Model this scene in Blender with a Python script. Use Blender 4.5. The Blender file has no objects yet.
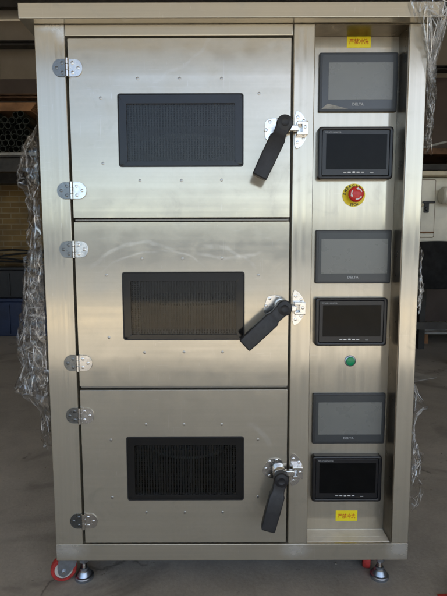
import bpy, bmesh, math, random
from mathutils import Vector, Matrix, noise

random.seed(7)
C = bpy.context.scene.collection
PI = math.pi

# ------------------------------------------------------------------ shape helpers
def loft(bm, loops, cap0=True, cap1=True, wrap=False):
    rows = [[bm.verts.new(p) for p in lp] for lp in loops]
    n = len(rows[0])
    pairs = list(zip(rows, rows[1:])) + ([(rows[-1], rows[0])] if wrap else [])
    for a, b in pairs:
        for i in range(n):
            j = (i + 1) % n
            bm.faces.new((a[i], a[j], b[j], b[i]))
    if not wrap:
        if cap0: bm.faces.new(rows[0])
        if cap1: bm.faces.new(rows[-1])
    return rows

def rr(x0, x1, z0, z1, r, y, seg=4):
    r = max(min(r, (x1 - x0) / 2 - 1e-5, (z1 - z0) / 2 - 1e-5), 1e-5)
    pts = []
    for cx, cz, a0 in ((x1 - r, z1 - r, 0), (x0 + r, z1 - r, 90), (x0 + r, z0 + r, 180), (x1 - r, z0 + r, 270)):
        for k in range(seg + 1):
            a = math.radians(a0 + 90 * k / seg)
            pts.append((cx + r * math.cos(a), y, cz + r * math.sin(a)))
    return pts

def slab(bm, x0, x1, z0, z1, y0, y1, r=.003, bev=.001, seg=4):
    """upright plate with a rounded outline, its front edge rounded over"""
    lp = []
    for k in range(3):
        a = PI / 2 * k / 2
        d = bev * (1 - math.sin(a))
        lp.append(rr(x0 + d, x1 - d, z0 + d, z1 - d, r, y0 + bev * (1 - math.cos(a)), seg))
    lp.append(rr(x0, x1, z0, z1, r, y1, seg))
    loft(bm, lp)

def ringslab(bm, o, i, y0, y1, ro, ri, bev=.001, slope=0.0, seg=4):
    """plate with a rounded hole; slope pushes the hole's front edge back"""
    ox0, ox1, oz0, oz1 = o; ix0, ix1, iz0, iz1 = i
    lp = [rr(ox0, ox1, oz0, oz1, ro, y1, seg)]
    for k in range(2, -1, -1):
        a = PI / 2 * k / 2
        d = bev * (1 - math.sin(a))
        lp.append(rr(ox0 + d, ox1 - d, oz0 + d, oz1 - d, ro, y0 + bev * (1 - math.cos(a)), seg))
    lp = [lp[0], lp[3], lp[2], lp[1]][:1] + [lp[1], lp[2], lp[3]]
    for k in range(3):
        a = PI / 2 * k / 2
        d = bev * (1 - math.sin(a))
        lp.append(rr(ix0 - d, ix1 + d, iz0 - d, iz1 + d, ri, y0 + slope + bev * (1 - math.cos(a)), seg))
    lp.append(rr(ix0, ix1, iz0, iz1, ri, y1, seg))
    loft(bm, lp, wrap=True)

def box(bm, x0, x1, y0, y1, z0, z1, bev=0.0, seg=2):
    g = bmesh.ops.create_cube(bm, size=1.0)
    for v in g['verts']:
        v.co = Vector(((x0 + x1) / 2 + v.co.x * (x1 - x0), (y0 + y1) / 2 + v.co.y * (y1 - y0), (z0 + z1) / 2 + v.co.z * (z1 - z0)))
    if bev > 0:
        es = list({e for v in g['verts'] for e in v.link_edges})
        bmesh.ops.bevel(bm, geom=es, offset=bev, segments=seg, affect='EDGES', profile=.5)

def lathe(bm, prof, org, axis, seg=32):
    """prof: list of (radius, height along axis)"""
    ax = Vector(axis).normalized()
    u = ax.orthogonal().normalized(); w = ax.cross(u)
    o = Vector(org)
    rows = []
    for r, h in prof:
        if r < 1e-6:
            rows.append([bm.verts.new(o + ax * h)])
        else:
            rows.append([bm.verts.new(o + ax * h + (u * math.cos(2 * PI * k / seg) + w * math.sin(2 * PI * k / seg)) * r) for k in range(seg)])
    for a, b in zip(rows, rows[1:]):
        for k in range(seg):
            j = (k + 1) % seg
            if len(a) == 1 and len(b) == 1: continue
            if len(a) == 1: bm.faces.new((a[0], b[j], b[k]))
            elif len(b) == 1: bm.faces.new((a[k], a[j], b[0]))
            else: bm.faces.new((a[k], a[j], b[j], b[k]))

def cyl(bm, p0, p1, r, seg=24, bev=0.0):
    p0, p1 = Vector(p0), Vector(p1)
    L = (p1 - p0).length
    b = bev
    lathe(bm, [(0, 0), (r - b, 0), (r, b), (r, L - b), (r - b, L), (0, L)] if b else [(0, 0), (r, 0), (r, L), (0, L)], p0, p1 - p0, seg)

def tube(bm, pts, r, seg=8):
    pts = [Vector(p) for p in pts]
    rows = []
    for i, p in enumerate(pts):
        t = (pts[min(i + 1, len(pts) - 1)] - pts[max(i - 1, 0)]).normalized()
        u = t.cross(Vector((.13, .2, 1))).normalized(); w = t.cross(u)
        rows.append([p + (u * math.cos(2 * PI * k / seg) + w * math.sin(2 * PI * k / seg)) * r for k in range(seg)])
    loft(bm, rows)

def poly(bm, pts, y0, y1, bev=.0006):
    """plate of any outline in the XZ plane"""
    n = len(pts)
    cx = sum(p[0] for p in pts) / n; cz = sum(p[1] for p in pts) / n
    R = max(math.hypot(p[0] - cx, p[1] - cz) for p in pts)
    s = 1 - bev / R
    loft(bm, [[(cx + (p[0] - cx) * s, y0, cz + (p[1] - cz) * s) for p in pts], [(p[0], y0 + bev, p[1]) for p in pts], [(p[0], y1, p[1]) for p in pts]])

def text(bm, s, cx, cz, y, size, depth=.0004, rot=0.0, stretch=None, bold=0.0):
    """lettering standing on a surface that faces -Y; stretch = (width, height) to fit"""
    cu = bpy.data.curves.new('lettering', 'FONT')
    cu.body = s; cu.size = size; cu.extrude = depth; cu.align_x = 'CENTER'; cu.align_y = 'CENTER'; cu.resolution_u = 3; cu.offset = bold
    o = bpy.data.objects.new('lettering', cu); C.objects.link(o)
    dg = bpy.context.evaluated_depsgraph_get()
    me = bpy.data.meshes.new_from_object(o.evaluated_get(dg))
    bpy.data.objects.remove(o); bpy.data.curves.remove(cu)
    xs = [v.co.x for v in me.vertices]; ys = [v.co.y for v in me.vertices]
    sx = sy = 1
    if xs and stretch:
        sx = stretch[0] / (max(xs) - min(xs)); sy = stretch[1] / (max(ys) - min(ys))
    if xs:
        mx, my = (max(xs) + min(xs)) / 2, (max(ys) + min(ys)) / 2
        for v in me.vertices:
            v.co.x = (v.co.x - mx) * sx; v.co.y = (v.co.y - my) * sy
    me.transform(Matrix.Translation((cx, y, cz)) @ Matrix.Rotation(-rot, 4, 'Y') @ Matrix.Rotation(PI / 2, 4, 'X'))
    bm.from_mesh(me); bpy.data.meshes.remove(me)

# ------------------------------------------------------------------ object helpers
def obj(name, bm, mat, parent=None, angle=38, smooth=True):
    bmesh.ops.recalc_face_normals(bm, faces=bm.faces[:])
    me = bpy.data.meshes.new(name); bm.to_mesh(me); bm.free()
    if smooth:
        for p in me.polygons: p.use_smooth = True
        me.set_sharp_from_angle(angle=math.radians(angle))
        for p in me.polygons:          # broad flat faces keep their own normal
            if p.area > 4e-5 and max(abs(c) for c in p.normal) > .9999: p.use_smooth = False
    me.materials.append(mat)
    o = bpy.data.objects.new(name, me); C.objects.link(o)
    if parent is not None: o.parent = parent
    return o

def tag(o, label, cat, group=None, kind=None):
    o['label'] = label; o['category'] = cat
    if group: o['group'] = group
    if kind: o['kind'] = kind
    return o

def thing(name, label, cat, group=None):
    o = bpy.data.objects.new(name, None); C.objects.link(o)
    o.empty_display_size = .1
    return tag(o, label, cat, group)

def struct(o):
    o['kind'] = 'structure'; return o

def B(): return bmesh.new()

# ------------------------------------------------------------------ materials
class NT:
    def __init__(s, name):
        s.m = bpy.data.materials.new(name); s.m.use_nodes = True
        s.t = s.m.node_tree; s.n = s.t.nodes; s.l = s.t.links
        s.b = s.n['Principled BSDF']; s.out = s.n['Material Output']
    def new(s, t, **k):
        n = s.n.new(t)
        for a, v in k.items(): setattr(n, a, v)
        return n
    def link(s, a, b): s.l.new(a, b)
    def coord(s): 
        if not hasattr(s, '_c'): s._c = s.new('ShaderNodeTexCoord')
        return s._c.outputs['Object']
    def noise(s, scale, detail=3, rough=.55, mapping=None, dist=0):
        n = s.new('ShaderNodeTexNoise'); n.inputs['Scale'].default_value = scale
        n.inputs['Detail'].default_value = detail; n.inputs['Roughness'].default_value = rough
        n.inputs['Distortion'].default_value = dist
        if mapping:
            mp = s.new('ShaderNodeMapping'); mp.inputs['Scale'].default_value = mapping
            s.link(s.coord(), mp.inputs['Vector']); s.link(mp.outputs[0], n.inputs['Vector'])
        else: s.link(s.coord(), n.inputs['Vector'])
        return n.outputs['Fac']
    def rng(s, v, a, b, c, d, smooth=True):
        n = s.new('ShaderNodeMapRange'); n.clamp = True
        if smooth: n.interpolation_type = 'SMOOTHSTEP'
        for i, x in zip(('From Min', 'From Max', 'To Min', 'To Max'), (a, b, c, d)): n.inputs[i].default_value = x
        s.link(v, n.inputs['Value']); return n.outputs[0]
    def math(s, op, a, b=None, c=None):
        n = s.new('ShaderNodeMath', operation=op)
        for i, v in enumerate((a, b, c)):
            if v is None: continue
            if isinstance(v, (int, float)): n.inputs[i].default_value = v
            else: s.link(v, n.inputs[i])
        return n.outputs[0]
    def mixc(s, f, a, b):
        n = s.new('ShaderNodeMix', data_type='RGBA')
        for sock, v in ((n.inputs[0], f), (n.inputs[6], a), (n.inputs[7], b)):
            if isinstance(v, (int, float)): sock.default_value = v
            elif isinstance(v, tuple): sock.default_value = (*v, 1)
            else: s.link(v, sock)
        return n.outputs[2]
    def bump(s, h, strength, dist, prev=None):
        n = s.new('ShaderNodeBump'); n.inputs['Strength'].default_value = strength; n.inputs['Distance'].default_value = dist
        s.link(h, n.inputs['Height'])
        if prev: s.link(prev, n.inputs['Normal'])
        return n.outputs[0]
    def set(s, **k):
        for a, v in k.items():
            i = s.b.inputs[a.replace('_', ' ')]
            if isinstance(v, tuple): i.default_value = (*v, 1) if len(v) == 3 else v
            elif isinstance(v, (int, float)): i.default_value = v
            else: s.link(v, i)
        return s

def steel(name, base=(.63, .582, .485), rough=.13, grain='z', arcs=(), welds=(), blotch=.09, wave=.0, haze=.52):
    s = NT(name)
    mp = {'z': (420, 420, 4), 'x': (4, 420, 420), None: (90, 90, 90)}[grain]
    g = s.noise(1.0, 3, .6, mp)
    g2 = s.noise(1.0, 2, .5, tuple(q * .22 for q in mp))
    bl = s.noise(3.5, 3, .5, dist=.15)
    fine = s.noise(60, 3, .6)
    f = s.rng(bl, .25, .75, 0, 1)
    col = s.mixc(f, base, tuple(c * (1 - blotch) for c in base))
    streak = s.noise(1.0, 3, .6, {'z': (95, 95, .6), 'x': (.6, 95, 95), None: (.9, 60, 60)}[grain])
    col = s.mixc(s.rng(streak, .3, .7, 0, .22), col, tuple(c * .70 for c in base))
    for ax, th in (((14, 14, 700), .70), ((500, 500, 9), .71), ((300, 300, 30), .73)):      # hairline scratches
        sc = s.noise(1.0, 2, .5, ax)
        col = s.mixc(s.math('MULTIPLY', s.rng(sc, th - .02, th, 0, .30), s.rng(bl, .4, .6, 0, 1)), col, (.82, .82, .80))
    sm = s.noise(11, 5, .7, dist=.8)
    col = s.mixc(s.rng(sm, .54, .80, 0, .40), col, tuple(c * .62 for c in base))
    col = s.mixc(s.rng(g, .3, .7, 0, .12), col, tuple(c * .72 for c in base))
    r = s.math('ADD', s.rng(g2, .3, .7, rough - .02, rough + .03), s.rng(bl, .2, .8, -.015, .02))
    r = s.math('ADD', r, s.rng(fine, .62, .75, 0, .03))
    r = s.math('ADD', r, s.rng(sm, .5, .75, 0, .07))
    r = s.math('ADD', r, s.rng(streak, .3, .7, -.02, .03))
    if arcs or welds:
        sep = s.new('ShaderNodeSeparateXYZ'); s.link(s.coord(), sep.inputs[0])
        X, Z = sep.outputs[0], sep.outputs[2]
    for (cx, cz, rad, w, a0, a1, amt) in arcs:       # wiped swirl marks
        dx = s.math('SUBTRACT', X, cx); dz = s.math('SUBTRACT', Z, cz)
        d = s.math('SQRT', s.math('ADD', s.math('MULTIPLY', dx, dx), s.math('MULTIPLY', dz, dz)))
        wob = s.math('MULTIPLY', s.math('SUBTRACT', s.noise(9, 2), .5), .05)
        d = s.math('ABSOLUTE', s.math('SUBTRACT', s.math('ADD', d, wob), rad))
        m = s.rng(d, w * .3, w, 1, 0)
        ang = s.math('ARCTAN2', dz, dx)
        m = s.math('MULTIPLY', m, s.rng(ang, a0, a0 + .25, 0, 1)); m = s.math('MULTIPLY', m, s.rng(ang, a1 - .25, a1, 1, 0))
        m = s.math('MULTIPLY', m, s.rng(s.noise(34, 3, .7), .30, .62, .2, 1))
        col = s.mixc(s.math('MULTIPLY', m, amt), col, (.86, .86, .85))
        r = s.math('ADD', r, s.math('MULTIPLY', m, .2 * amt))
    for (cx, cz, rx, rz) in welds:                   # ground-down weld patches
        dx = s.math('DIVIDE', s.math('SUBTRACT', X, cx), rx); dz = s.math('DIVIDE', s.math('SUBTRACT', Z, cz), rz)
        d = s.math('ADD', s.math('SQRT', s.math('ADD', s.math('MULTIPLY', dx, dx), s.math('MULTIPLY', dz, dz))),
                   s.math('MULTIPLY', s.math('SUBTRACT', s.noise(40, 4, .7), .5), .9))
        m = s.rng(d, .1, 1.3, 1, 0)
        col = s.mixc(s.math('MULTIPLY', m, .65), col, (.84, .83, .80))
        r = s.math('ADD', r, s.math('MULTIPLY', m, .16))
    nrm = s.bump(g, .045, .0004)
    if wave: nrm = s.bump(s.noise(2.6, 1, .4), wave, .004, nrm)
    s.set(Base_Color=col, Metallic=1.0, Roughness=r, Normal=nrm)
    # brushed sheet: a clear lobe and a wide hazy one
    h = s.new('ShaderNodeBsdfPrincipled'); h.inputs['Metallic'].default_value = 1; h.inputs['Roughness'].default_value = .66
    s.link(col, h.inputs['Base Color']); s.link(nrm, h.inputs['Normal'])
    mx = s.new('ShaderNodeMixShader'); mx.inputs[0].default_value = haze
    s.link(s.b.outputs[0], mx.inputs[1]); s.link(h.outputs[0], mx.inputs[2]); s.link(mx.outputs[0], s.out.inputs[0])
    return s.m

def plain(name, col, rough=.5, metal=0.0, var=.15, scale=20, spec=.5, bump=0.0, bscale=200, coat=0.0, rv=1.0):
    s = NT(name)
    n = s.noise(scale, 4, .6)
    c = s.mixc(s.rng(n, .3, .7, 0, 1), tuple(x * (1 - var) for x in col), tuple(min(1, x * (1 + var)) for x in col))
    r = s.rng(s.noise(scale * 2.3, 4, .6), .3, .7, max(.02, rough - .05 * rv), min(1, rough + .07 * rv))
    s.set(Base_Color=c, Metallic=metal, Roughness=r, Specular_IOR_Level=spec)
    if coat: s.set(Coat_Weight=coat, Coat_Roughness=.04)
    if bump: s.set(Normal=s.bump(s.noise(bscale, 3, .6), bump, .001))
    return s.m

M = {}
M['post'] = steel('brushed_steel_post', grain='z', welds=((-.43, 1.53, .05, .03), (-.395, 1.50, .03, .03)))
M['rail'] = steel('brushed_steel_rail', grain='x', welds=((-.44, .125, .06, .03), (.20, .125, .045, .03), (.49, .125, .04, .035)))
M['cap'] = steel('brushed_steel_cap', grain='x', rough=.135)
M['panel'] = steel('satin_steel_panel', grain='z', rough=.14, wave=.10)
M['door1'] = steel('door_steel_upper', grain=None, rough=.13, wave=.10, arcs=((-.30, 1.72, .36, .006, -1.3, -.6, .14),))
M['door2'] = steel('door_steel_middle', grain=None, rough=.13, wave=.10,
                   arcs=((-.22, .82, .16, .006, .9, 2.6, .18), (-.18, .72, .235, .004, .9, 2.3, .20), (-.02, .84, .13, .006, .5, 1.9, .16), (.02, 1.10, .17, .006, -2.2, -1.0, .2)))
M['door3'] = steel('door_steel_lower', grain=None, rough=.15, wave=.10, arcs=((.05, .40, .08, .01, .2, 1.5, .2), (-.2, .05, .3, .006, .8, 1.9, .2)))
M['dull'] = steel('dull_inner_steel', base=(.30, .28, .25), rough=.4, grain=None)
M['bright'] = plain('polished_hardware', (.68, .67, .65), .22, 1.0, .06, 60)
M['zinc'] = plain('zinc_hardware', (.42, .47, .54), .36, 1.0, .12, 60)
M['leaf'] = plain('dim_reflection_leaf', (.19, .20, .205), .30, 1.0, .10, 60)  # darker reflection of the left leaves, put into their metal colour
M['wedge'] = plain('pale_wedge_sheet', (.30, .30, .285), .25, 0, .1, 40)
M['grit'] = plain('grit', (.22, .19, .15), .9, 0, .5, 60)
M['dot'] = plain('rivet_steel', (.44, .43, .41), .34, 1.0, .08, 90)
M['sill'] = plain('lit_sill_steel', (.88, .84, .74), .55, .2, .08, 30)  # light falling on the sill is put into this pale colour
M['recess_shade'] = plain('shaded_recess_steel', (.150, .128, .098), .32, .95, .15, 12)  # shade and dark reflections in the recess, put into the metal colour
M['screw'] = plain('screw_steel', (.72, .71, .69), .24, 1.0, .08, 90)
M['recess'] = plain('screw_recess', (.05, .05, .05), .6)
M['black_rubber'] = plain('black_rubber', (.012, .012, .013), .5, 0, .2, 40)
M['grip'] = plain('black_handle_plastic', (.014, .014, .016), .46, 0, .25, 60, bump=.25, bscale=500)
M['frit'] = plain('black_glass_border', (.014, .0135, .013), .12, 0, .1, 8, spec=.36)
M['mesh'] = plain('dark_screen_mesh', (.016, .016, .0155), .40, .4, .15, 30)
M['chamber'] = plain('oven_lining', (.10, .095, .09), .42, .7, .3, 9)
M['tray'] = plain('glass_tray', (.30, .32, .32), .12, 0, .05, 10, spec=.8)
M['hmi'] = plain('slate_plastic', (.034, .037, .040), .36, 0, .03, 40, rv=.2)
M['hmi_glass'] = plain('grey_front_film', (.062, .068, .071), .22, 0, .02, 10, spec=.5, rv=.4)
M['lcd'] = plain('unlit_grey_display', (.185, .190, .178), .28, 0, .015, 9, spec=.6, rv=.4)
M['mon'] = plain('black_monitor_plastic', (.011, .011, .013), .32, 0, .1, 50, rv=.3)
M['mon_glass'] = plain('black_unlit_screen', (.006, .006, .006), .10, 0, .2, 24, spec=.10, rv=.8)
M['print'] = plain('pale_print', (.42, .43, .44), .5)
M['print_white'] = plain('white_print', (.75, .75, .74), .5)
M['yellow'] = plain('yellow_label', (.93, .74, .015), .42, 0, .04, 60)
M['red_print'] = plain('red_label_print', (.58, .018, .008), .5)
M['black_print'] = plain('black_label_print', (.015, .014, .01), .5)
M['red_button'] = plain('red_button_plastic', (.60, .022, .02), .28, 0, .05, 60)
M['green'] = plain('green_lens', (.0, .26, .10), .2, 0, .05, 60)
M['red_tyre'] = plain('red_polyurethane_tyre', (.42, .035, .03), .5, 0, .2, 80)
M['hub'] = plain('pale_wheel_hub', (.62, .58, .52), .5, 0, .1, 80)
M['film'] = None

def film_mat():
    s = NT('clear_wrap')
    s.n.remove(s.b)
    g = s.new('ShaderNodeBsdfGlossy'); g.inputs['Roughness'].default_value = .13
    t = s.new('ShaderNodeBsdfTransparent'); t.inputs['Color'].default_value = (.96, .96, .96, 1)
    w = s.new('ShaderNodeLayerWeight'); w.inputs['Blend'].default_value = .5
    f = s.rng(w.outputs['Facing'], .15, 1, .034, .65, False)
    nr = s.bump(s.noise(38, 3, .6), .35, .01)
    s.link(nr, g.inputs['Normal'])
    mx = s.new('ShaderNodeMixShader'); s.link(f, mx.inputs[0]); s.link(t.outputs[0], mx.inputs[1]); s.link(g.outputs[0], mx.inputs[2])
    # sharp creases whiten the film
    wn = s.new('ShaderNodeTexNoise'); wn.inputs['Scale'].default_value = 14; wn.inputs['Detail'].default_value = 3
    s.link(s.coord(), wn.inputs['Vector'])
    sc = s.new('ShaderNodeVectorMath', operation='SCALE'); sc.inputs['Scale'].default_value = .022; s.link(wn.outputs['Color'], sc.inputs[0])
    ad = s.new('ShaderNodeVectorMath', operation='ADD'); s.link(sc.outputs[0], ad.inputs[0]); s.link(s.coord(), ad.inputs[1])
    ms = []
    for scale, wd, st, lo in ((11, .022, (1, 1, .45), .46), (24, .035, (1, 1, .5), .53)):
        mp = s.new('ShaderNodeMapping'); mp.inputs['Scale'].default_value = st; mp.inputs['Rotation'].default_value = (.3, .5, .2); s.link(ad.outputs[0], mp.inputs['Vector'])
        v = s.new('ShaderNodeTexVoronoi', feature='DISTANCE_TO_EDGE'); v.inputs['Scale'].default_value = scale; s.link(mp.outputs[0], v.inputs['Vector'])
        ms.append(s.math('MULTIPLY', s.rng(v.outputs[0], 0, wd, 1, 0), s.rng(s.noise(scale * 1.1, 3, .6), lo - .04, lo + .12, 0, 1)))
    m = s.math('MAXIMUM', ms[0], ms[1])
    d = s.new('ShaderNodeBsdfGlossy'); d.inputs['Roughness'].default_value = .22; d.inputs['Color'].default_value = (.9, .9, .9, 1)
    tr = s.new('ShaderNodeBsdfDiffuse'); tr.inputs['Color'].default_value = (.7, .7, .69, 1)
    m1 = s.new('ShaderNodeMixShader'); m1.inputs[0].default_value = .5; s.link(d.outputs[0], m1.inputs[1]); s.link(tr.outputs[0], m1.inputs[2])
    m2 = s.new('ShaderNodeMixShader'); s.link(s.math('MULTIPLY', m, .75), m2.inputs[0]); s.link(mx.outputs[0], m2.inputs[1]); s.link(m1.outputs[0], m2.inputs[2])
    s.link(m2.outputs[0], s.out.inputs[0]); return s.m
M['film'] = film_mat()

def glass_mat():
    s = NT('window_glass')
    s.n.remove(s.b)
    g = s.new('ShaderNodeBsdfGlossy'); g.inputs['Roughness'].default_value = .05; g.inputs['Color'].default_value = (.95, .88, .80, 1)
    t = s.new('ShaderNodeBsdfTransparent'); t.inputs['Color'].default_value = (.80, .82, .83, 1)
    fr = s.new('ShaderNodeFresnel'); fr.inputs['IOR'].default_value = 1.5
    f = s.math('MULTIPLY', fr.outputs[0], .42)
    mx = s.new('ShaderNodeMixShader'); s.link(f, mx.inputs[0]); s.link(t.outputs[0], mx.inputs[1]); s.link(g.outputs[0], mx.inputs[2])
    s.link(mx.outputs[0], s.out.inputs[0]); return s.m
M['glass'] = glass_mat()

def concrete(name, lo, hi, rough=.8):
    s = NT(name)
    a = s.noise(.9, 6, .62, dist=.4); b = s.noise(7, 6, .65); c = s.noise(90, 4, .7)
    st = s.noise(2.3, 4, .55, dist=1.2)
    f = s.math('ADD', s.math('MULTIPLY', s.rng(a, .3, .7, 0, 1), .45), s.math('MULTIPLY', s.rng(b, .3, .7, 0, 1), .35))
    f = s.math('ADD', f, s.math('MULTIPLY', s.rng(c, .3, .7, 0, 1), .25))
    col = s.mixc(f, lo, hi)
    col = s.mixc(s.rng(st, .52, .70, 0, .6), col, tuple(q * .55 for q in lo))
    v = s.new('ShaderNodeTexVoronoi', feature='DISTANCE_TO_EDGE'); v.inputs['Scale'].default_value = 1.1
    wp = s.new('ShaderNodeVectorMath', operation='ADD'); nz = s.new('ShaderNodeTexNoise'); nz.inputs['Scale'].default_value = 5; nz.inputs['Detail'].default_value = 5
    s.link(s.coord(), nz.inputs['Vector']); sc = s.new('ShaderNodeVectorMath', operation='SCALE'); sc.inputs['Scale'].default_value = .35
    s.link(nz.outputs['Color'], sc.inputs[0]); s.link(sc.outputs[0], wp.inputs[0]); s.link(s.coord(), wp.inputs[1]); s.link(wp.outputs[0], v.inputs['Vector'])
    crack = s.math('MULTIPLY', s.rng(v.outputs[0], 0, .010, 1, 0), s.rng(st, .50, .60, 0, .7))
    spk = s.noise(38, 3, .7)
    col = s.mixc(s.rng(spk, .66, .74, 0, .5), col, tuple(q * .45 for q in lo)); col = s.mixc(s.rng(spk, .34, .26, 0, .35), col, hi)
    col = s.mixc(crack, col, tuple(q * .4 for q in lo))
    nrm = s.bump(c, .35, .002); nrm = s.bump(b, .2, .006, nrm)
    s.set(Base_Color=col, Roughness=s.rng(b, .3, .7, rough - .18, rough + .1), Normal=nrm, Specular_IOR_Level=.4)
    return s.m
M['floor'] = concrete('worn_shed_concrete', (.28, .262, .23), (.50, .465, .41), .72)
M['road'] = concrete('added_road_grey', (.10, .115, .13), (.17, .185, .20), .85)  # for the added road that greys a band of the reflection
M['added_wall'] = plain('added_wall_grey', (.52, .54, .56), .9, 0, .12, .5)
M['yard'] = concrete('dusty_yard', (.44, .375, .265), (.60, .52, .385), .9)

def brick_mat():
    s = NT('brown_brick')
    mp = s.new('ShaderNodeMapping'); mp.inputs['Rotation'].default_value = (-PI / 2, 0, 0)
    s.link(s.coord(), mp.inputs['Vector'])
    b = s.new('ShaderNodeTexBrick'); b.inputs['Scale'].default_value = 1
    b.inputs['Brick Width'].default_value = .24; b.inputs['Row Height'].default_value = .075; b.inputs['Mortar Size'].default_value = .008
    b.inputs['Color1'].default_value = (.27, .17, .06, 1); b.inputs['Color2'].default_value = (.20, .12, .042, 1); b.inputs['Mortar'].default_value = (.30, .23, .13, 1)
    s.link(mp.outputs[0], b.inputs['Vector'])
    c = s.mixc(s.rng(s.noise(3, 5), .35, .65, 0, .5), b.outputs['Color'], (.10, .07, .04))
    s.set(Base_Color=c, Roughness=.9, Normal=s.bump(b.outputs['Fac'], -.6, .006)); return s.m
M['brick'] = brick_mat()
M['roof'] = plain('pale_galvanised_roof', (.58, .54, .46), .6, 0, .1, 1.5)
M['sheet'] = plain('brown_painted_sheet', (.30, .25, .185), .6, 0, .15, 1.2)
M['sheet_dark'] = plain('dark_brown_sheet', (.11, .08, .065), .6, 0, .25, 1.2)
M['beam'] = plain('dark_painted_steel', (.045, .04, .034), .5, .2, .3, 8)
M['rust'] = plain('rusty_brown_steel', (.16, .085, .045), .7, .2, .4, 6)
M['edge'] = plain('bare_grey_steel', (.30, .28, .25), .45, .6, .25, 8)
M['pipe'] = plain('dull_green_grey_tube', (.06, .063, .052), .45, .7, .35, 12)
M['card'] = plain('brown_cardboard', (.30, .15, .07), .85, 0, .3, 5)
M['navy'] = plain('navy_painted_bin', (.012, .022, .060), .5, 0, .25, 6)
M['cable'] = plain('black_cable', (.010, .010, .011), .5)
M['cream'] = plain('cream_machine_paint', (.72, .68, .56), .38, 0, .14, 4)
M['cream_dark'] = plain('old_cream_paint', (.50, .43, .30), .42, 0, .25, 7)
M['cloth'] = plain('charcoal_cloth', (.030, .030, .031), .9, 0, .3, 12, bump=.4, bscale=120)
M['pale'] = plain('pale_board', (.42, .41, .38), .8, 0, .25, 10)

# ------------------------------------------------------------------ the oven cabinet
cab = thing('oven_cabinet', 'stainless steel cabinet with three windowed doors, black handles and a column of screens', 'oven cabinet')

def part(name, fn, mat, parent=cab, **k):
    bm = B(); fn(bm); return obj(name, bm, mat, parent, **k)

XL, XR = -.4715, .5145
part('top_cap', lambda b: box(b, -.4975, .5385, -.028, .76, 1.5200, 1.5565, .0020, 3), M['cap'])
part('corner_post', lambda b: box(b, XL, -.3955, 0, .076, .1403, 1.5193, .0019, 3), M['post'])
part('center_post', lambda b: box(b, .1778, .2322, 0, .0612, .1403, 1.5193, .0025, 3), M['post'])
part('corner_post', lambda b: box(b, .4680, XR, 0, .076, .1403, 1.5193, .0019, 3), M['post'])
part('header', lambda b: box(b, -.3950, .1768, 0, .05, 1.4925, 1.5193, .0020, 2), M['rail'])
part('bottom_rail', lambda b: box(b, XL, XR, -.0005, .060, .0905, .1400, .0019, 3), M['rail'])
part('side_panel', lambda b: box(b, XL + .001, XL + .004, .0765, .7345, .095, 1.519), M['panel'])
part('side_panel', lambda b: box(b, XR - .004, XR - .001, .0765, .7345, .095, 1.519), M['panel'])
part('back_panel', lambda b: box(b, XL + .001, XR - .001, .735, .738, .095, 1.519), M['panel'])
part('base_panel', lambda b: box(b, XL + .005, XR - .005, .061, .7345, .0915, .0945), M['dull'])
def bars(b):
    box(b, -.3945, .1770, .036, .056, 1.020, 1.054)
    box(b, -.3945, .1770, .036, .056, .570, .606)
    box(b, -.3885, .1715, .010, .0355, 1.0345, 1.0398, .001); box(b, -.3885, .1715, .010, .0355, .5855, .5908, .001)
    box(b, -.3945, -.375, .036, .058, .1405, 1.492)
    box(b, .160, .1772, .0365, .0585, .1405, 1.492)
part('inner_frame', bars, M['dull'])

RIV = [[(-.2152, 1.3896), (-.1092, 1.3893), (-.0032, 1.3889), (-.3100, 1.3426), (-.3085, 1.1806), (-.2144, 1.1375), (-.1073, 1.1372), (-.0041, 1.1381), (.0916, 1.3522), (.0925, 1.1810)],
       [(-.2135, .9371), (-.1072, .9367), (-.0036, .9377), (-.3079, .8941), (-.3061, .7272), (-.2122, .6862), (-.1063, .6872), (-.003, .6868), (.0924, .8928)],
       [(-.2122, .4867), (-.1087, .4863), (-.0060, .4860), (-.3088, .4432), (-.3093, .2779), (-.2160, .2337), (-.1090, .2334), (-.004, .2334), (.0930, .4425), (.0930, .2785)]]
DOORS = [(1.0425, 1.4862, (-.2667, .0518, 1.1722, 1.3526)), (.5932, 1.0318, (-.2667, .0550, .7205, .9012)), (.1445, .5830, (-.2665, .0540, .2700, .4518))]
DX0, DX1 = -.3890, .1725
HAND = [((.1508, 1.2655), (-.0619, -.1292), .146, (.1330, 1.2620), 1.2620), ((.1542, .8107), (-.0985, -.0897), .138, (.1360, .8110), .8060), ((.1511, .3538), (-.0355, -.1262), .135, (.1390, .3610), .3575)]

def screw(bm, x, y, z, r=.0042, h=.0012):
    lathe(bm, [(r, 0), (r, h * .5), (r * .8, h), (r * .42, h), (r * .36, h * .3), (0, h * .3)], (x, y, z), (0, -1, 0), 14)

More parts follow.
